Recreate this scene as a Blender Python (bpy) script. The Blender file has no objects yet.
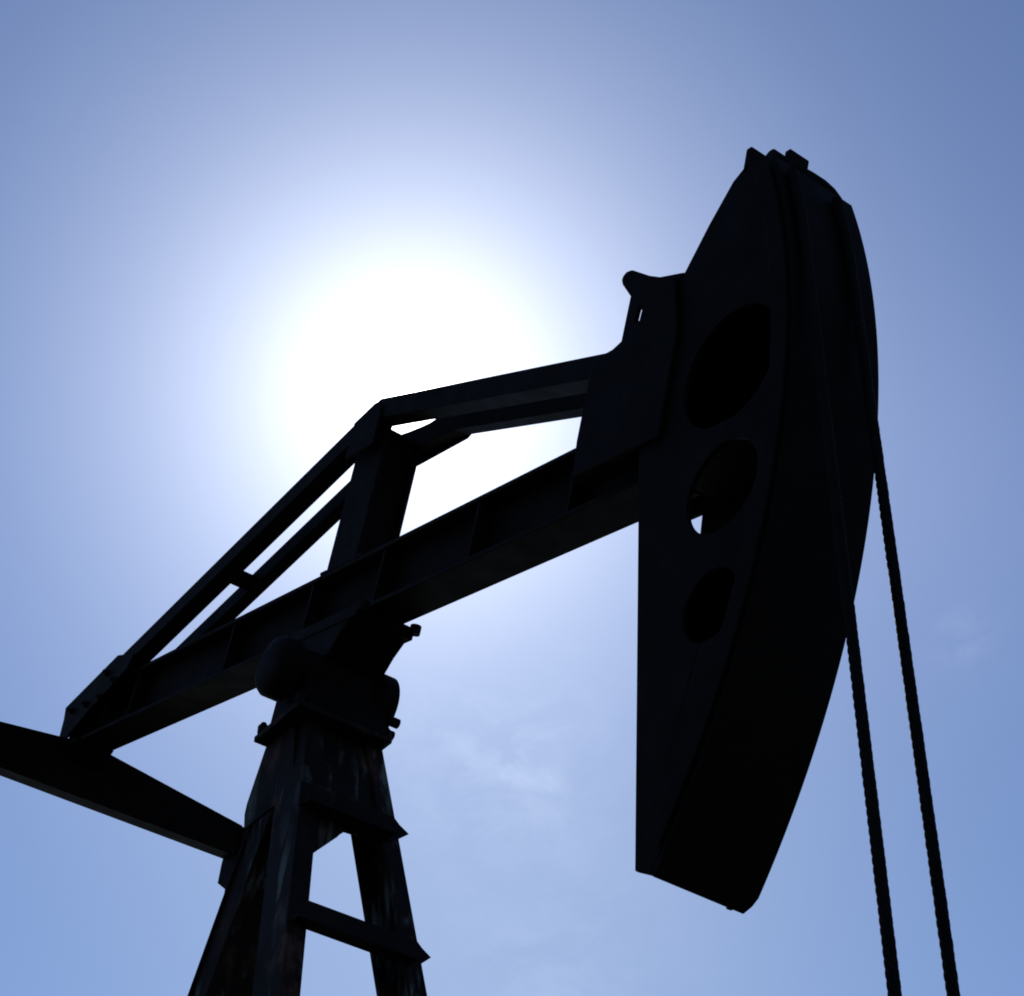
import bpy, bmesh, math, random
from mathutils import Vector, Matrix, noise
from mathutils.geometry import tessellate_polygon
R = math.radians
random.seed(7)
scene = bpy.context.scene
C = scene.collection

# ------------------------------------------------------------------ camera, sky, sun, exposure
PIVOT = Vector((0, 0, 6.8))                     # the saddle bearing the beam rocks on, metres above the ground
cam = bpy.data.objects.new('camera', bpy.data.cameras.new('camera'))
C.objects.link(cam); scene.camera = cam
rt, up, fw = Vector((.6018, .7984, .0187)), Vector((.5142, -.4050, .7560)), Vector((-.6111, .4453, .6544))
cam.matrix_world = Matrix(((rt.x, up.x, -fw.x, 6.377), (rt.y, up.y, -fw.y, -3.682), (rt.z, up.z, -fw.z, 6.8 - 5.174), (0, 0, 0, 1)))
cam.data.sensor_fit = 'HORIZONTAL'; cam.data.sensor_width = 36; cam.data.lens = 68.55
cam.data.clip_start = .05; cam.data.clip_end = 20000
scene.cycles.filter_width = 1.9

SUN = Vector((-.6120, .3820, .6920)).normalized()
EL, AZ = math.asin(SUN.z), math.atan2(SUN.x, SUN.y)
scene.view_settings.view_transform = 'Standard'; scene.view_settings.look = 'None'
scene.view_settings.gamma = 1; scene.view_settings.use_curve_mapping = False
scene.view_settings.exposure = 0.0

w = bpy.data.worlds.new('World'); scene.world = w; w.use_nodes = True
nt = w.node_tree; nt.nodes.clear(); N = nt.nodes.new; Lk = nt.links.new
def wm(op, a, b=None, c=None):
    n = N('ShaderNodeMath'); n.operation = op
    for i, x in enumerate((a, b, c)):
        if x is None: continue
        if isinstance(x, (int, float)): n.inputs[i].default_value = x
        else: Lk(x, n.inputs[i])
    return n.outputs[0]
def rgb(node_fac, col):
    n = N('ShaderNodeVectorMath'); n.operation = 'SCALE'; n.inputs[0].default_value = col; Lk(node_fac, n.inputs['Scale']); return n.outputs[0]
def vadd(a, b):
    n = N('ShaderNodeVectorMath'); n.operation = 'ADD'; Lk(a, n.inputs[0]); Lk(b, n.inputs[1]); return n.outputs[0]
sky = N('ShaderNodeTexSky'); sky.sky_type = 'NISHITA'; sky.sun_disc = False
sky.sun_elevation = EL; sky.sun_rotation = AZ
sky.air_density = 1.0; sky.dust_density = 0.0; sky.ozone_density = 1.0
tc = N('ShaderNodeTexCoord')
dn = N('ShaderNodeVectorMath'); dn.operation = 'NORMALIZE'; Lk(tc.outputs['Generated'], dn.inputs[0])
dt = N('ShaderNodeVectorMath'); dt.operation = 'DOT_PRODUCT'; Lk(dn.outputs[0], dt.inputs[0]); dt.inputs[1].default_value = SUN
ang = wm('MULTIPLY', wm('ARCCOSINE', wm('MINIMUM', dt.outputs['Value'], .9999999)), 180 / math.pi)     # degrees from the sun
# the bright circumsolar glow of a hazy sky: narrow core and wide skirt, in sky radiance units
AUREOLE = [(90.0, .8, 1.6, (1, .98, .93)), (18.9, 4.5, 1.0, (1.0, .97, .90)), (1.3, 13.0, 2.0, (.22, .42, 1.0))]
wb_tint = N('ShaderNodeVectorMath'); wb_tint.operation = 'MULTIPLY'; Lk(sky.outputs[0], wb_tint.inputs[0]); wb_tint.inputs[1].default_value = (.82, .85, 1.0)   # camera white balance
total = wb_tint.outputs[0]
for amp, wid, pw, col in AUREOLE:
    e = wm('MULTIPLY', wm('EXPONENT', wm('MULTIPLY', wm('POWER', wm('DIVIDE', ang, wid), pw), -1.0)), amp)
    total = vadd(total, rgb(e, col))
# thin wisps of high cloud, low in the view
def wisp(direction, wid, amp, scale, seed):
    d = N('ShaderNodeVectorMath'); d.operation = 'DOT_PRODUCT'; Lk(dn.outputs[0], d.inputs[0]); d.inputs[1].default_value = Vector(direction).normalized()
    a = wm('MULTIPLY', wm('ARCCOSINE', wm('MINIMUM', d.outputs['Value'], .9999999)), 180 / math.pi)
    g = wm('EXPONENT', wm('MULTIPLY', wm('POWER', wm('DIVIDE', a, wid), 2.0), -1.0))
    mp = N('ShaderNodeMapping'); mp.inputs['Scale'].default_value = (scale, scale, scale * 1.6); mp.inputs['Location'].default_value = (seed, seed * .3, 0)
    Lk(dn.outputs[0], mp.inputs['Vector'])
    nz = N('ShaderNodeTexNoise'); nz.inputs['Scale'].default_value = 1; nz.inputs['Detail'].default_value = 6; nz.inputs['Roughness'].default_value = .62; nz.inputs['Distortion'].default_value = .4
    Lk(mp.outputs[0], nz.inputs['Vector'])
    t = wm('MAXIMUM', wm('SUBTRACT', nz.outputs['Fac'], .42), 0)
    return wm('MULTIPLY', wm('MULTIPLY', t, g), amp)
def pix(x, y): return fw + rt * ((x - 512) / 1950) - up * ((y - 498) / 1950)
CLOUDS = [(pix(500, 765), 2.8, 3.8, 26, 3.0), (pix(965, 640), 0.9, 2.2, 40, 8.0), (pix(560, 960), 3.0, 2.0, 22, 5.0)]
for cl in CLOUDS: total = vadd(total, rgb(wisp(*cl), (1, .98, .97)))
def veil(direction, wid, amp, col):
    d = N('ShaderNodeVectorMath'); d.operation = 'DOT_PRODUCT'; Lk(dn.outputs[0], d.inputs[0]); d.inputs[1].default_value = Vector(direction).normalized()
    a = wm('MULTIPLY', wm('ARCCOSINE', wm('MINIMUM', d.outputs['Value'], .9999999)), 180 / math.pi)
    return rgb(wm('MULTIPLY', wm('EXPONENT', wm('MULTIPLY', wm('POWER', wm('DIVIDE', a, wid), 2.0), -1.0)), amp), col)
total = vadd(total, veil(pix(500, 980), 10.5, 1.25, (1, .97, .55)))       # thin milky veil low in the sky
total = vadd(total, veil(pix(960, 480), 6.0, .42, (1, .95, 1.15)))
bg = N('ShaderNodeBackground'); bg.inputs['Strength'].default_value = .1; Lk(total, bg.inputs['Color'])
ow = N('ShaderNodeOutputWorld'); Lk(bg.outputs[0], ow.inputs['Surface'])

sl = bpy.data.lights.new('sun', 'SUN'); sl.energy = 2.5; sl.angle = R(.53); sl.color = (1, .95, .87)
so = bpy.data.objects.new('sun', sl); C.objects.link(so); so.location = SUN * 60
so.rotation_euler = SUN.to_track_quat('Z', 'Y').to_euler()

# ------------------------------------------------------------------ materials
def steel(name, base, rust, streak=0.0, rust_amt=.5, rough=.62):
    m = bpy.data.materials.new(name); m.use_nodes = True; t = m.node_tree; n = t.nodes; l = t.links
    p = n['Principled BSDF']; tc = n.new('ShaderNodeTexCoord')
    def nz(scale, detail, stretch=(1, 1, 1), rg=.6):
        mp = n.new('ShaderNodeMapping'); mp.inputs['Scale'].default_value = stretch; l.new(tc.outputs['Object'], mp.inputs['Vector'])
        x = n.new('ShaderNodeTexNoise'); x.inputs['Scale'].default_value = scale; x.inputs['Detail'].default_value = detail; x.inputs['Roughness'].default_value = rg
        l.new(mp.outputs[0], x.inputs['Vector']); return x.outputs['Fac']
    def ramp(f, a, b):
        r = n.new('ShaderNodeMapRange'); r.interpolation_type = 'SMOOTHSTEP'; r.inputs['From Min'].default_value = a; r.inputs['From Max'].default_value = b
        l.new(f, r.inputs['Value']); return r.outputs[0]
    def mix(f, a, b):
        x = n.new('ShaderNodeMix'); x.data_type = 'RGBA'
        l.new(f, x.inputs['Factor'])
        for s, v in ((6, a), (7, b)):
            if isinstance(v, tuple): x.inputs[s].default_value = (*v, 1)
            else: l.new(v, x.inputs[s])
        return x.outputs[2]
    grime = ramp(nz(2.2, 8), .35, .7)
    c = mix(grime, tuple(x * .7 for x in base), tuple(x * 1.35 for x in base))
    patch = ramp(nz(5.5, 10, (1, 1, .55), .68), .62 - rust_amt * .12, .70)
    c = mix(patch, c, rust)
    if streak:
        s = ramp(nz(11, 7, (1, 1, .07), .6), .50, .62)
        s2 = ramp(nz(1.7, 5), .46, .60)
        mu = n.new('ShaderNodeMath'); mu.operation = 'MULTIPLY'; l.new(s, mu.inputs[0]); l.new(s2, mu.inputs[1])
        mu2 = n.new('ShaderNodeMath'); mu2.operation = 'MULTIPLY'; l.new(mu.outputs[0], mu2.inputs[0]); mu2.inputs[1].default_value = streak
        c = mix(mu2.outputs[0], c, (.085, .105, .110))
        # worn strip of old grey paint running down the near front leg
        sep = n.new('ShaderNodeSeparateXYZ'); l.new(tc.outputs['Object'], sep.inputs[0])
        def ma(op, a, b):
            q = n.new('ShaderNodeMath'); q.operation = op
            for i, x in enumerate((a, b)):
                if isinstance(x, (int, float)): q.inputs[i].default_value = x
                else: l.new(x, q.inputs[i])
            return q.outputs[0]
        t_ = ma('SUBTRACT', sep.outputs['X'], ma('MULTIPLY', ma('SUBTRACT', 6.8, sep.outputs['Z']), .203))
        strip = ma('SUBTRACT', .075, ma('ABSOLUTE', ma('ADD', t_, .035), 0))
        strip = ma('ADD', ma('MULTIPLY', strip, 9.0), ma('MULTIPLY', ma('SUBTRACT', nz(7, 8, (1, 1, .16), .68), .5), 3.2))
        strip = ma('MULTIPLY', ramp(strip, .45, .85), ma('LESS_THAN', sep.outputs['Y'], 0.0))
        low = ramp(ma('SUBTRACT', 6.8, sep.outputs['Z']), .75, 1.2)
        c = mix(ma('MULTIPLY', ma('MULTIPLY', strip, low), .8), c, (.085, .108, .110))
    l.new(c, p.inputs['Base Color'])
    r = n.new('ShaderNodeMapRange'); r.inputs['To Min'].default_value = rough - .12; r.inputs['To Max'].default_value = rough + .25
    l.new(nz(7, 6), r.inputs['Value']); l.new(r.outputs[0], p.inputs['Roughness'])
    p.inputs['Specular IOR Level'].default_value = .05
    bp = n.new('ShaderNodeBump'); bp.inputs['Strength'].default_value = .25; bp.inputs['Distance'].default_value = .004
    l.new(nz(60, 6), bp.inputs['Height']); l.new(bp.outputs[0], p.inputs['Normal'])
    return m
M_PAINT = steel('black_painted_steel', (.0038, .0029, .0028), (.0085, .0052, .0042), rust_amt=.3)
M_HEAD = steel('black_painted_head_steel', (.0022, .0018, .0018), (.0045, .0033, .0028), rust_amt=.2)
M_LEG = steel('weathered_leg_steel', (.0075, .0062, .0075), (.048, .027, .021), streak=.9, rust_amt=.8)
M_RUNG = steel('weathered_rung_steel', (.007, .0065, .009), (.016, .011, .010), rust_amt=.8)
M_ROPE = steel('greasy_wire_rope', (.004, .004, .005), (.006, .005, .005), rough=.6)
M_BOLT = steel('rusty_bolt_steel', (.005, .005, .006), (.012, .008, .007), rust_amt=.7)

# ------------------------------------------------------------------ helpers
TILT = R(16.384)                                 # the head end of the beam hangs this far below level
BX, BN = Vector((math.cos(TILT), 0, -math.sin(TILT))), Vector((math.sin(TILT), 0, math.cos(TILT)))
def beam(u, y, v): return PIVOT + BX * u + Vector((0, y, 0)) + BN * v       # along the beam, across it, above the pivot
def post(x, y, z): return PIVOT + Vector((x, y, z))
def world(x, y, z): return Vector((x, y, z))
def hull_box(bm, pts8):
    v = [bm.verts.new(p) for p in pts8]
    for f in ((0, 3, 2, 1), (4, 5, 6, 7), (0, 1, 5, 4), (1, 2, 6, 5), (2, 3, 7, 6), (3, 0, 4, 7)): bm.faces.new([v[i] for i in f])
def box(bm, fr, a, b):
    (x0, y0, z0), (x1, y1, z1) = a, b
    hull_box(bm, [fr(*p) for p in ((x0, y0, z0), (x1, y0, z0), (x1, y1, z0), (x0, y1, z0), (x0, y0, z1), (x1, y0, z1), (x1, y1, z1), (x0, y1, z1))])
def slab(bm, fr, outline, y0, y1, holes=()):
    """plate lying in the beam's own vertical plane: outline (u, v), from y0 to y1, with round or shaped holes"""
    loops = [list(outline)] + [list(h) for h in holes]
    flat = [p for lp in loops for p in lp]
    tris = tessellate_polygon([[Vector((p[0], p[1], 0)) for p in lp] for lp in loops])
    A = [bm.verts.new(fr(p[0], y0, p[1])) for p in flat]; B = [bm.verts.new(fr(p[0], y1, p[1])) for p in flat]
    for t in tris:
        bm.faces.new([A[i] for i in t]); bm.faces.new([B[i] for i in reversed(t)])
    o = 0
    for lp in loops:
        k = len(lp)
        for i in range(k):
            j = (i + 1) % k
            bm.faces.new((A[o + i], A[o + j], B[o + j], B[o + i]))
        o += k
def cross_slab(bm, fr, outline, x0, x1):
    """plate lying across the beam: outline (y, z), from x0 to x1"""
    slab(bm, lambda a, b, c: fr(b, a, c), outline, x0, x1)
def circle(cx, cy, r, n=48): return [(cx + r * math.cos(2 * math.pi * i / n), cy + r * math.sin(2 * math.pi * i / n)) for i in range(n)]
ARC_V = .05                                      # the rolling face is centred this far above the bearing
def arc(r, a0, a1, n=60): return [(r * math.cos(R(a0 + (a1 - a0) * i / n)), ARC_V + r * math.sin(R(a0 + (a1 - a0) * i / n))) for i in range(n + 1)]
def rod(bm, p0, p1, r, n=20, r1=None):
    p0, p1 = Vector(p0), Vector(p1); d = (p1 - p0).normalized(); q = d.to_track_quat('Z', 'Y'); r1 = r if r1 is None else r1
    ring = [[bm.verts.new(p + q @ Vector((rr * math.cos(2 * math.pi * i / n), rr * math.sin(2 * math.pi * i / n), 0))) for i in range(n)] for p, rr in ((p0, r), (p1, r1))]
    for i in range(n):
        j = (i + 1) % n; bm.faces.new((ring[0][i], ring[0][j], ring[1][j], ring[1][i]))
    bm.faces.new(ring[0][::-1]); bm.faces.new(ring[1])
def lathe(bm, fr, prof, n=40):
    """profile (y, radius) turned about a crosswise axis through fr(0,0,0)"""
    rings = []
    for y, r in prof:
        rings.append([bm.verts.new(fr(r * math.cos(2 * math.pi * i / n), y, r * math.sin(2 * math.pi * i / n))) for i in range(n)])
    for a, b in zip(rings, rings[1:]):
        for i in range(n):
            j = (i + 1) % n; bm.faces.new((a[i], a[j], b[j], b[i]))
    bm.faces.new(rings[0][::-1]); bm.faces.new(rings[-1])
def make(name, bm, mat, parent=None, bevel=.004, smooth=False):
    bmesh.ops.recalc_face_normals(bm, faces=bm.faces)
    if smooth:
        for f in bm.faces: f.smooth = True
        for e in bm.edges:
            if len(e.link_faces) == 2 and e.calc_face_angle(0) > R(35): e.smooth = False
    me = bpy.data.meshes.new(name); bm.to_mesh(me); bm.free(); me.materials.append(mat)
    o = bpy.data.objects.new(name, me); C.objects.link(o)
    if parent: o.parent = parent
    if bevel:
        b = o.modifiers.new('bevel', 'BEVEL'); b.width = bevel; b.segments = 2; b.limit_method = 'ANGLE'; b.angle_limit = R(40)
    return o
def part(name, mat, parent, fn, **k):
    bm = bmesh.new(); fn(bm); return make(name, bm, mat, parent, **k)
def bolt(bm, p, d, r=.02, h=.022):
    p, d = Vector(p), Vector(d).normalized(); rod(bm, p, p + d * h, r, 6); rod(bm, p + d * h, p + d * (h + .016), r * .5, 10)

# ------------------------------------------------------------------ ground
def ground_mat():
    m = bpy.data.materials.new('dry_earth'); m.use_nodes = True; t = m.node_tree; n = t.nodes; l = t.links; p = n['Principled BSDF']
    tc = n.new('ShaderNodeTexCoord'); a = n.new('ShaderNodeTexNoise'); a.inputs['Scale'].default_value = .25; a.inputs['Detail'].default_value = 12; a.inputs['Roughness'].default_value = .7
    l.new(tc.outputs['Object'], a.inputs['Vector']); r = n.new('ShaderNodeValToRGB')
    e = r.color_ramp.elements; e[0].position = .38; e[0].color = (.035, .04, .02, 1); e[1].position = .62; e[1].color = (.085, .07, .05, 1)
    l.new(a.outputs['Fac'], r.inputs['Fac']); l.new(r.outputs[0], p.inputs['Base Color']); p.inputs['Roughness'].default_value = .95
    b = n.new('ShaderNodeBump'); b.inputs['Distance'].default_value = .05; l.new(a.outputs['Fac'], b.inputs['Height']); l.new(b.outputs[0], p.inputs['Normal'])
    return m
bm = bmesh.new(); bmesh.ops.create_grid(bm, x_segments=8, y_segments=8, size=5000)
g = make('ground', bm, ground_mat(), bevel=0); g['kind'] = 'structure'

# ------------------------------------------------------------------ pumpjack
pj = bpy.data.objects.new('pumpjack', None); C.objects.link(pj)
pj['label'] = 'black steel oil pumpjack with its curved horse head dipped, dark against the sun'; pj['category'] = 'pumpjack'

# --- walking beam: rolled I section with welded stiffeners
V0, V1, HW = .274, .597, .10
def beam_bm(bm):
    u0, u1 = -3.07, 2.40
    prof = [(-HW, V0), (HW, V0), (HW, V0 + .024), (.011, V0 + .024), (.011, V1 - .024), (HW, V1 - .024), (HW, V1), (-HW, V1), (-HW, V1 - .024), (-.011, V1 - .024), (-.011, V0 + .024), (-HW, V0 + .024)]
    cross_slab(bm, beam, prof, u0, u1)
wb = part('walking_beam', M_PAINT, pj, beam_bm)
for us in ((-2.3, -1.15, -.33, .33, 1.1, 1.8)):
    def stiff(bm):
        for s in (-1, 1): box(bm, beam, (us - .008, min(s * .013, s * .092), V0 + .026), (us + .008, max(s * .013, s * .092), V1 - .026))
    part('stiffener', M_PAINT, wb, stiff, bevel=0)
part('end_plate', M_PAINT, wb, lambda bm: box(bm, beam, (-3.092, -.105, V0 - .004), (-3.072, .105, V1 + .01)))

# --- king post on the beam over the bearing: two channels with a web
def king(bm):
    u0, u1, y = -.21, .066, .10
    box(bm, beam, (u0, -y, V1 + .001), (u1, -y + .02, 1.335)); box(bm, beam, (u0, y - .02, V1 + .001), (u1, y, 1.335))
    box(bm, beam, (u0 + .04, -y + .021, V1 + .001), (u0 + .06, y - .021, 1.335)); box(bm, beam, (u1 - .06, -y + .021, V1 + .001), (u1 - .04, y - .021, 1.335))
part('king_post', M_PAINT, wb, king)
for ua, ub in ((-.27, -.212), (.068, .125)): part('post_foot', M_PAINT, wb, lambda bm: box(bm, beam, (ua, -.102, V1 + .001), (ub, .102, V1 + .018)))
# --- truss chords, one each side
def rear(u): return 1.490 + .311 * u
def front(u): return 1.482 - .266 * u
def chord(bm, f, ua, ub, y0, y1, dep):
    k = 1
    hull_box(bm, [beam(ua, y0, f(ua) - dep), beam(ub, y0, f(ub) - dep), beam(ub, y1, f(ub) - dep), beam(ua, y1, f(ua) - dep),
                  beam(ua, y0, f(ua)), beam(ub, y0, f(ub)), beam(ub, y1, f(ub)), beam(ua, y1, f(ua))])
part('truss_chord', M_PAINT, wb, lambda bm: chord(bm, rear, -2.9, -.014, -.14, -.04, .113))
part('truss_chord', M_PAINT, wb, lambda bm: chord(bm, rear, -2.9, -.17, .07, .14, .109))
part('truss_chord', M_PAINT, wb, lambda bm: chord(bm, front, -.0138, 2.02, -.14, -.04, .112))
part('truss_chord', M_PAINT, wb, lambda bm: slab(bm, beam, [(-.169, 1.432), (-.05, 1.414), (.07, 1.400), (.15, 1.394), (.22, 1.400), (.36, front(.36)), (1.93, front(1.93)), (1.93, front(1.93) - .109), (.42, front(.42) - .112), (.10, 1.28), (-.169, 1.31)], .07, .14))
part('chord_spacer', M_PAINT, wb, lambda bm: box(bm, lambda a, b, c: beam(a - .29 * (c - .98), b, c + .3045 * (a + 1.5)), (-1.525, -.039, .935), (-1.46, .069, 1.0)))
# --- apex gussets and the tail gussets
part('apex_gusset', M_PAINT, wb, lambda bm: slab(bm, beam, [(-.02, 1.25), (.41, 1.25), (.50, 1.30), (.1, 1.36), (-.06, 1.39), (-.34, 1.34), (-.30, 1.27)], .142, .156))
part('apex_gusset', M_PAINT, wb, lambda bm: slab(bm, beam, [(-.21, 1.2), (.05, 1.2), (.05, 1.36), (.03, 1.43), (.0, 1.455), (-.04, 1.458), (-.21, 1.408)], -.156, -.142))
def tail(y0, y1):
    return lambda bm: slab(bm, beam, [(-3.10, V0 + .002), (-3.123, .423), (-3.155, .506), (-2.546, .702), (-2.30, .655), (-2.34, V1 - .03), (-2.72, V0 + .14), (-2.98, V0 + .012)] if y0 < 0 else [(-3.06, V0 + .1), (-3.123, .423), (-3.155, .506), (-2.546, .702), (-2.30, .655), (-2.34, V1 - .03), (-2.75, V0 + .17)], y0, y1)
part('tail_gusset', M_PAINT, wb, tail(-.158, -.142)); part('tail_gusset', M_PAINT, wb, tail(.142, .158))
part('tail_filler', M_PAINT, wb, lambda bm: slab(bm, beam, [(-3.06, V1 + .003), (-2.30, V1 + .003), (-2.32, .655), (-2.55, .64), (-3.02, .53)], -.038, .068))
for u, v in ((-3.0, .45), (-2.8, .45), (-2.6, .45), (-2.6, .6), (-2.45, .52)): part('bolt', M_BOLT, wb, lambda bm: bolt(bm, beam(u, -.158, v), (0, -1, 0)), bevel=0)

# --- horse head
HR = 3.220
def polar(u, v): return math.degrees(math.atan2(v, u))
A_TOP, A_BOT = 25.22, -26.2
side = [(2.786, -1.338), (2.464, -.008), (2.31, .62), (2.43, 1.02), (2.473, 1.088), (2.576, 1.26), (2.683, 1.411), (2.759, 1.463)] + arc(3.196, A_TOP, A_BOT)
HOLES = [circle(2.85, .515, .245), circle(2.914, .006, .179), circle(2.954, -.455, .133)]
def face(bm):
    # curved front plate the wire ropes roll on
    n = 90; y0, y1 = -.2, .2
    for (ra, rb) in ((3.198, HR),):
        rows = []
        for i in range(n + 1):
            a = R(A_TOP + (A_BOT - A_TOP) * i / n)
            k = {n: .030, n - 1: .010}.get(i, 0) if n - i < 2 else 0      # rounded lower corners
            rows.append([bm.verts.new(beam(r * math.cos(a), y, ARC_V + r * math.sin(a))) for r, y in ((ra, y0), (rb, y0), (rb, y1 - k), (ra, y1 - k))])
        for a, b in zip(rows, rows[1:]):
            for k in range(4): bm.faces.new((a[k], a[(k + 1) % 4], b[(k + 1) % 4], b[k]))
        bm.faces.new(rows[0]); bm.faces.new(rows[-1][::-1])
hh = part('horse_head', M_HEAD, pj, face, smooth=True, bevel=.003)
part('side_plate', M_HEAD, hh, lambda bm: slab(bm, beam, side, -.2, -.18, HOLES))
far_side = side[:1] + [(2.50, -.15), (2.338, .0), (2.312, .3)] + side[2:8] + arc(3.196, A_TOP, A_BOT + .7)
part('side_plate', M_HEAD, hh, lambda bm: slab(bm, beam, far_side, .18, .2, HOLES))
def rim(y0, y1): return lambda bm: slab(bm, beam, arc(3.192, A_TOP - .6, A_BOT + 1.6) + arc(3.112, A_BOT + 1.6, A_TOP - .6), y0, y1)
part('rim_flange', M_HEAD, hh, rim(-.214, -.202)); part('rim_flange', M_HEAD, hh, rim(.202, .214))
def back(bm):
    a, b = Vector((2.797, -1.335)), Vector((2.47, -.03)); o = Vector((.02, .005))
    slab(bm, beam, [(a.x + .012, a.y + .02), (a.x + .026, a.y + .02), (b.x + .026, b.y), (b.x + .012, b.y)], -.178, .178)
part('back_plate', M_HEAD, hh, back, bevel=0)
part('back_plate', M_HEAD, hh, lambda bm: slab(bm, beam, [(2.318, .63), (2.434, 1.02), (2.478, 1.08), (2.492, 1.075), (2.448, 1.01), (2.332, .628)], -.178, .178), bevel=0)
part('inner_rib', M_HEAD, hh, lambda bm: slab(bm, beam, [(2.36, .72), (2.55, 1.16), (2.69, 1.37), (2.71, 1.36), (2.57, 1.15), (2.38, .715)], -.1, .178), bevel=0)
def bottom(bm):
    p0, p1 = (2.80, -1.335), (3.196 * math.cos(R(A_BOT)), ARC_V + 3.196 * math.sin(R(A_BOT)))
    slab(bm, beam, [(p0[0] + .012, p0[1] + .012), (p1[0] - .002, p1[1] + .006), (p1[0] - .002, p1[1] + .022), (p0[0] + .012, p0[1] + .028)], -.178, .178)
part('bottom_plate', M_HEAD, hh, bottom, bevel=0)
def top(bm):
    slab(bm, beam, [(2.48, 1.086), (2.69, 1.400), (2.762, 1.448), (2.855, 1.40), (2.855, 1.383), (2.765, 1.43), (2.70, 1.385), (2.495, 1.078)], -.178, .178)
part('top_plate', M_HEAD, hh, top, bevel=0)
for v0, v1, uu in ((.25, .30, 2.45), (-.255, -.24, 2.56), (-.78, -.765, 2.70)):
    part('inner_rib', M_HEAD, hh, lambda bm: box(bm, beam, (uu, -.178, v0), (3.13 if v0 > -.5 else 3.05, .178, v1)), bevel=0)
# neck cheeks that hang the head on the beam end
cheek = [(2.00, .33), (1.98, .50), (1.978, .84), (2.10, .868), (2.158, .888), (2.162, 1.10), (2.44, 1.07), (2.52, .8), (2.52, .33)]
slot = [(2.226, .945), (2.256, .945), (2.262, 1.012), (2.232, 1.012)]
part('neck_cheek', M_HEAD, hh, lambda bm: slab(bm, beam, cheek, -.222, -.203, [slot]))
part('neck_cheek', M_HEAD, hh, lambda bm: slab(bm, beam, [(u, .285 if v == .33 else v) for u, v in cheek], .203, .222))
part('neck_block', M_HEAD, hh, lambda bm: (box(bm, beam, (1.96, -.2, V0 + .07), (2.29, -.102, V1 + .3)), box(bm, beam, (1.96, .102, V0 + .07), (2.29, .2, V1 + .3)), box(bm, beam, (1.96, -.1, V1 + .002), (2.29, .1, V1 + .3))))
def lug(bm):
    prof = [(2.05, 1.215), (2.036, 1.245), (2.04, 1.265), (2.06, 1.275), (2.10, 1.268), (2.15, 1.235), (2.224, 1.186), (2.31, 1.140), (2.47, 1.09), (2.44, 1.05), (2.17, 1.06), (2.144, 1.102)]
    slab(bm, beam, prof, -.2, -.1)
part('hinge_lug', M_HEAD, hh, lug, bevel=.01)
part('hinge_lug', M_HEAD, hh, lambda bm: slab(bm, beam, [(2.144, 1.102), (2.224, 1.18), (2.47, 1.09), (2.44, 1.0), (2.144, 1.0)], .1, .2), bevel=.01)
# rope clamps on top
part('rope_clamp', M_BOLT, hh, lambda bm: box(bm, beam, (2.735, -.2, 1.42), (2.765, -.10, 1.540)))
part('rope_clamp', M_BOLT, hh, lambda bm: box(bm, beam, (2.785, -.055, 1.40), (2.815, .045, 1.592)))
part('clamp_pin', M_BOLT, hh, lambda bm: rod(bm, beam(2.735, -.085, 1.572), beam(2.735, -.03, 1.572), .036, 20), bevel=0, smooth=True)

part('top_lip', M_HEAD, hh, lambda bm: cross_slab(bm, beam, [(-.199, 1.375), (-.199, 1.405), (-.12, 1.45), (-.05, 1.478), (.02, 1.484), (.08, 1.484), (.13, 1.474), (.17, 1.452), (.199, 1.43), (.199, 1.375)], 2.872, 2.885), bevel=0)

# --- saddle bearing
def saddle(bm):
    lathe(bm, lambda x, y, z: post(x + .03, y, z - .05), [(-.30, .10), (-.295, .12), (.19, .12), (.2, .1)])
sb = part('saddle_bearing', M_PAINT, pj, saddle, smooth=True, bevel=0)
for s in (-1, 1):
    yc = -.325 if s < 0 else .17
    part('bearing_cap', M_PAINT, sb, lambda bm: lathe(bm, lambda x, y, z: post(x + .03, y, z - .06), [(yc - .06, .09), (yc - .045, .128), (yc - .02, .145), (yc + .05, .145), (yc + .06, .13)] if s < 0 else [(yc - .06, .10), (yc - .045, .145), (yc - .02, .165), (yc + .05, .165), (yc + .06, .14)]), smooth=True, bevel=0)
part('saddle_plate', M_PAINT, sb, lambda bm: box(bm, beam, (-.30, -.155, .212), (.325, .155, V0 - .002)))
part('saddle_block', M_PAINT, sb, lambda bm: slab(bm, beam, [(-.27, .21), (-.20, .15), (-.13, .06), (.13, .06), (.2, .15), (.27, .21)], -.15, .15))
part('bearing_pedestal', M_PAINT, sb, lambda bm: slab(bm, post, [(-.17, -.298), (.19, -.298), (.15, -.1), (-.11, -.1)], -.24, .17))
for u in (-.33, .338):
    for y in (-.13, .15):
        part('clamp_bolt', M_BOLT, sb, lambda bm: rod(bm, beam(u, y, .238), beam(u, y, .28), .026, 12), bevel=0)
for z in (-.19, -.235):
    part('cap_bolt', M_BOLT, sb, lambda bm: rod(bm, post(.155 - (z + .19) * -.9, .20, z), post(.155 - (z + .19) * -.9, .245, z), .024, 10), bevel=0)
for x in (-.15, .16):
    for y in (-.27, .185):
        part('pedestal_bolt', M_BOLT, sb, lambda bm: bolt(bm, post(x, y, -.298), (0, 0, 1), .025, .04), bevel=0)

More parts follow.
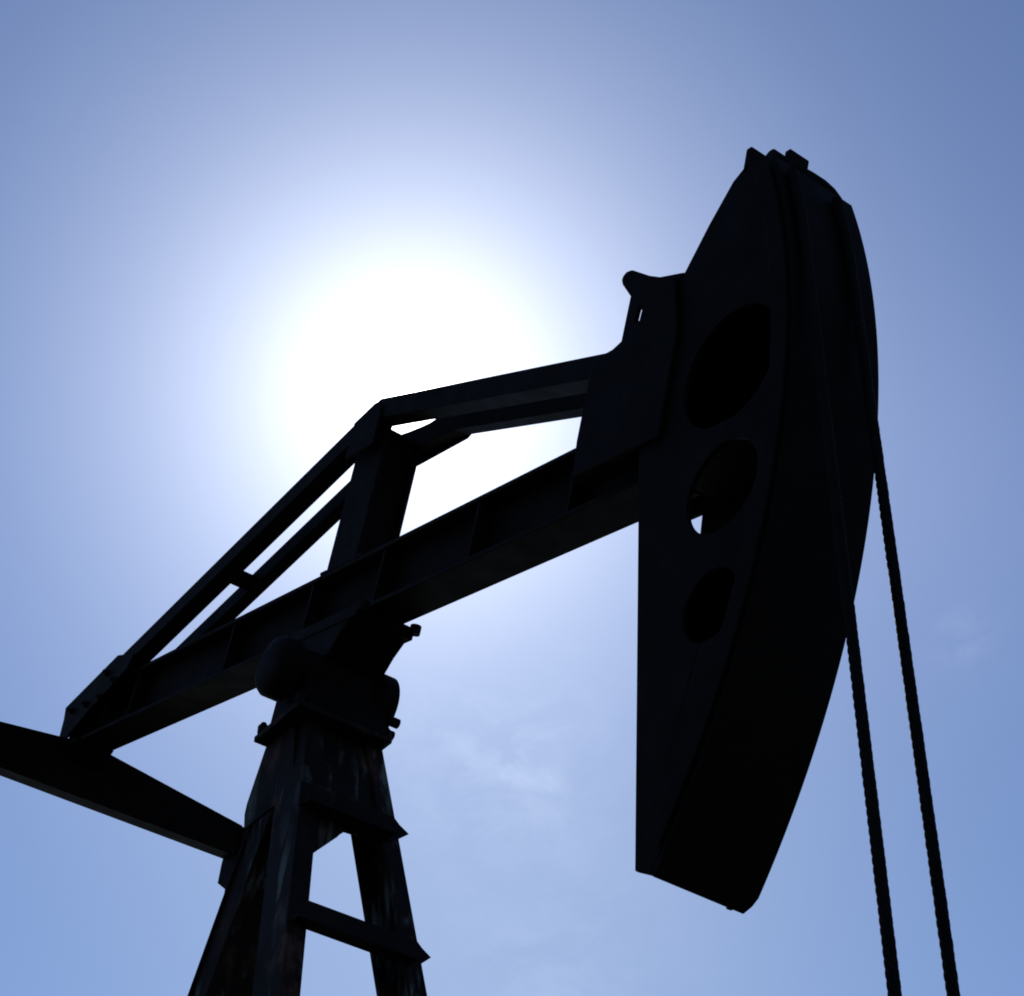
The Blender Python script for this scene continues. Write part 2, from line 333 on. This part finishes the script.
# --- samson post: four splayed legs, top plate, angle iron rungs
XC, S, RY, XA, YA, WX, WY = 0.0, .203, .112, .052, .160, .22, .09
def corner(sx, sy, h, ix=0, iy=0):
    X, Y = XA + S * h, YA + RY * h
    return Vector((XC + sx * (X - ix), sy * (Y - iy), -h))
H1 = PIVOT.z
sp = part('samson_post', M_LEG, pj, lambda bm: box(bm, post, (-.19, -.29, -.33), (.19, .20, -.30)))
for sy in (-1, 1):
    def leg(bm):
        # channel section: web on the side, two flanges turned inward, drawn along the splay
        for (a0, a1, b0, b1) in ((0, WX, 0, .014), (0, .016, .0135, WY), (WX - .016, WX, .0135, WY)):
            q = []
            for h in (H1 - .25, .331):
                q += [PIVOT + corner(1, sy, h, a0, b0), PIVOT + corner(1, sy, h, a1, b0), PIVOT + corner(1, sy, h, a1, b1), PIVOT + corner(1, sy, h, a0, b1)]
            hull_box(bm, q)
    part('leg', M_LEG, sp, leg)
    fc = corner(1, sy, H1 - .2)
    part('foot_plate', M_LEG, sp, lambda bm: box(bm, world, (fc.x - .35, fc.y - (.3 if sy > 0 else .1), .2), (fc.x + .1, fc.y + (.1 if sy > 0 else .3), .25)))
def rear_x(z): return -.619 - .55 * (-z - .837)          # the third leg leans back towards the tail
def rear_leg(bm):
    for (x0, x1, y0, y1) in ((0, .016, -.12, .12), (.20, .216, -.12, .12), (.0155, .2005, -.105, -.091), (.0155, .2005, .091, .105)):
        q = []
        for z in (-H1 + .25, -.331):
            q += [post(rear_x(z) + x0, y0, z), post(rear_x(z) + x1, y0, z), post(rear_x(z) + x1, y1, z), post(rear_x(z) + x0, y1, z)]
        hull_box(bm, q)
part('leg', M_LEG, sp, rear_leg)
part('foot_plate', M_LEG, sp, lambda bm: box(bm, world, (rear_x(-H1 + .25) - .1, -.25, .2), (rear_x(-H1 + .25) + .32, .25, .25)))
def cap_web(bm):
    # plate closing the narrow top between the two front legs
    q = []
    for h in (.84, .332):
        X0, X1 = XA + S * h - .035, XA + S * h - .02; Y = YA + RY * h - .02
        q += [post(XC + X0, -Y, -h), post(XC + X1, -Y, -h), post(XC + X1, Y, -h), post(XC + X0, Y, -h)]
    hull_box(bm, q)
part('cap_web', M_LEG, sp, cap_web)
for sy in (-1, 1):
    # side plates that tie the rear leg to the front legs under the top plate
    def side_web(bm):
        y = sy * .125
        if sy < 0:
            slab(bm, post, [(-.188, -.332), (.05, -.332), (.09, -.60), (-.05, -.70), (-.30, -.70), (-.312, -.62), (-.302, -.57)], -.226, -.214); return
        slab(bm, post, [(-.42, -.332), (.08, -.332), (.12, -.66), (-.10, -.70), (-.52, -.68), (-.475, -.53), (-.487, -.445)], y - .006, y + .006)
    part('side_web', M_LEG, sp, side_web, bevel=0)
def haunch(bm):
    h = .9; X = XC + XA + S * h - .03
    cross_slab(bm, post, [(-.21, -.70), (.19, -.70), (.20, -.85), (-.01, -.865), (-.153, -1.015), (-.23, -1.06)], X - .02, X - .006)
part('haunch_plate', M_LEG, sp, haunch)
def rung(h, over):
    def f(bm):
        X = XC + XA + S * h + .004; Y = YA + RY * h
        # angle iron with pointed ends: upright leg and flat leg
        o = [(-Y - .01, -h + .06), (Y - .035, -h + .06), (Y - .006, -h + .035), (Y + over, -h + .008), (Y - .006, -h - .035), (Y - .035, -h - .06), (-Y - .01, -h - .06)]
        cross_slab(bm, post, o, X, X + .012)
        hull_box(bm, [post(X + .0121, -Y, -h - .06), post(X + .075, -Y, -h - .06), post(X + .075, Y - .06, -h - .06), post(X + .0121, Y - .06, -h - .06),
                      post(X + .0121, -Y, -h - .05), post(X + .075, -Y, -h - .05), post(X + .075, Y - .06, -h - .05), post(X + .0121, Y - .06, -h - .05)])
    return f
for h, ov in ((.785, .045), (1.40, .04), (2.1, .04), (2.9, .04), (3.8, .04), (4.7, .04)): part('rung', M_RUNG, sp, rung(h, ov), bevel=0)

# --- equalizer across the tail, tail bearing and pitman arms
def equal(bm):
    o = [(-1.06, .165), (-.12, .282), (.12, .282), (1.06, .165), (1.06, -.022), (-1.06, -.022)]
    cross_slab(bm, beam, [(y, v - .0) for y, v in o], -3.13, -2.97)
eq = part('equalizer', M_PAINT, pj, equal)
part('tail_bearing', M_PAINT, eq, lambda bm: slab(bm, beam, [(-3.12, V0 - .003), (-2.86, V0 - .003), (-2.90, .235), (-2.968, .15), (-2.968, .24), (-3.10, .27)], -.14, .10))
for s in (-1, 1):
    def arm(bm):
        a = beam(-3.05, s * 1.115, .04); b = Vector((-2.6, s * 1.115, 1.6))
        d = (b - a).normalized(); px = Vector((.055, 0, 0)); py = Vector((0, .045, 0))
        a2 = a - d * .12
        hull_box(bm, [b - px - py, b + px - py, b + px + py, b - px + py, a2 - px - py, a2 + px - py, a2 + px + py, a2 - px + py])
    pa = part('pitman_arm', M_PAINT, pj, arm)
    part('end_bearing', M_PAINT, eq, lambda bm: cross_slab(bm, beam, [(s * 1.062, .16), (s * 1.16, .15), (s * 1.19, .10), (s * 1.19, -.12), (s * 1.13, -.19), (s * 1.07, -.17), (s * 1.062, -.05)], -3.14, -2.96))
    part('wrist_pin', M_BOLT, pa, lambda bm: rod(bm, Vector((-2.6, s * .86, 1.65)), Vector((-2.6, s * 1.19, 1.65)), .07), bevel=0)
# --- crank, gear reducer and skid under the tail
for s in (-1, 1):
    part('crank_arm', M_PAINT, pj, lambda bm: slab(bm, world, circle(-2.6, 1.65, .17, 20)[10:] + [(-2.35, 1.9), (-1.6, 2.15), (-1.25, 1.75), (-1.6, 1.35)], *sorted((s * .78, s * .86))))
part('gear_reducer', M_PAINT, pj, lambda bm: slab(bm, world, [(-2.45, .26), (-1.1, .26), (-1.1, 1.9), (-1.45, 2.25), (-2.1, 2.25), (-2.45, 1.9)], -.6, .6), bevel=.03)
part('crank_shaft', M_BOLT, pj, lambda bm: rod(bm, (-1.75, -.9, 1.75), (-1.75, .9, 1.75), .09), bevel=0)
part('base_skid', M_PAINT, pj, lambda bm: (box(bm, world, (-3.6, -.95, 0), (1.9, -.65, .198)), box(bm, world, (-3.6, .65, 0), (1.9, .95, .198)), box(bm, world, (-3.4, -.649, .02), (-3.1, .649, .18)), box(bm, world, (1.3, -.649, .02), (1.7, .649, .18))))

# ------------------------------------------------------------------ wire ropes hanging from the head, and the rod they lift
def rope(y, label):
    rr, sr = .0106, .0086; rc = HR + rr + sr
    AC = beam(0, 0, ARC_V); path = []; a_end = R(A_TOP - 1.6) - TILT
    n = 60
    for i in range(n + 1):
        a = a_end * (1 - i / n)
        path.append((AC + Vector((rc * math.cos(a), y, rc * math.sin(a))), Vector((math.cos(a), 0, math.sin(a)))))
    z = AC.z
    while z > 2.05:
        z -= .014; path.append((Vector((AC.x + rc, y, z)), Vector((1, 0, 0))))
    bm = bmesh.new(); s = 0; K = 7; rows = {k: [] for k in range(6)}
    Yv = Vector((0, 1, 0))
    for i, (p, nrm) in enumerate(path):
        if i: s += (p - path[i - 1][0]).length
        for k in range(6):
            th = 2 * math.pi * (s / .19 + k / 6) + 1.1 * noise.noise(Vector((s * 1.7, y * 9, 0)))
            c = p + (nrm * math.cos(th) + Yv * math.sin(th)) * rr * (1 + .10 * noise.noise(Vector((s * 6, k * 3.1, y * 7))))
            rows[k].append([bm.verts.new(c + (nrm * math.cos(2 * math.pi * j / K) + Yv * math.sin(2 * math.pi * j / K)) * sr) for j in range(K)])
    for k in range(6):
        for a, b in zip(rows[k], rows[k][1:]):
            for j in range(K): bm.faces.new((a[j], a[(j + 1) % K], b[(j + 1) % K], b[j]))
        bm.faces.new(rows[k][0]); bm.faces.new(rows[k][-1][::-1])
    o = make('wire_rope', bm, M_ROPE, bevel=0, smooth=True)
    o['label'] = label; o['category'] = 'wire rope'; o['group'] = 'wire ropes hanging from the horse head'
    return AC.x + rc
rc = rope(-.152, 'black twisted wire rope leaving the horse head edge lower down, left of the two ropes')
rope(.077, 'black twisted wire rope leaving the horse head edge higher up, right of the two ropes')
wh = bpy.data.objects.new('wellhead', None); C.objects.link(wh); wh.location = (rc, 0, 0)
wh['label'] = 'small black wellhead with rod and carrier bar below the wire ropes'; wh['category'] = 'wellhead'
def wl(x, y, z): return Vector((x, y, z))
part('carrier_bar', M_PAINT, wh, lambda bm: box(bm, wl, (-.06, -.19, 1.97), (.06, .19, 2.07)))
part('polished_rod', M_BOLT, wh, lambda bm: rod(bm, (0, 0, .9), (0, 0, 2.25), .018), bevel=0)
part('stuffing_box', M_PAINT, wh, lambda bm: (rod(bm, (0, 0, 0), (0, 0, .5), .11), rod(bm, (0, 0, .501), (0, 0, .56), .19), rod(bm, (0, 0, .561), (0, 0, .95), .07)), bevel=0)
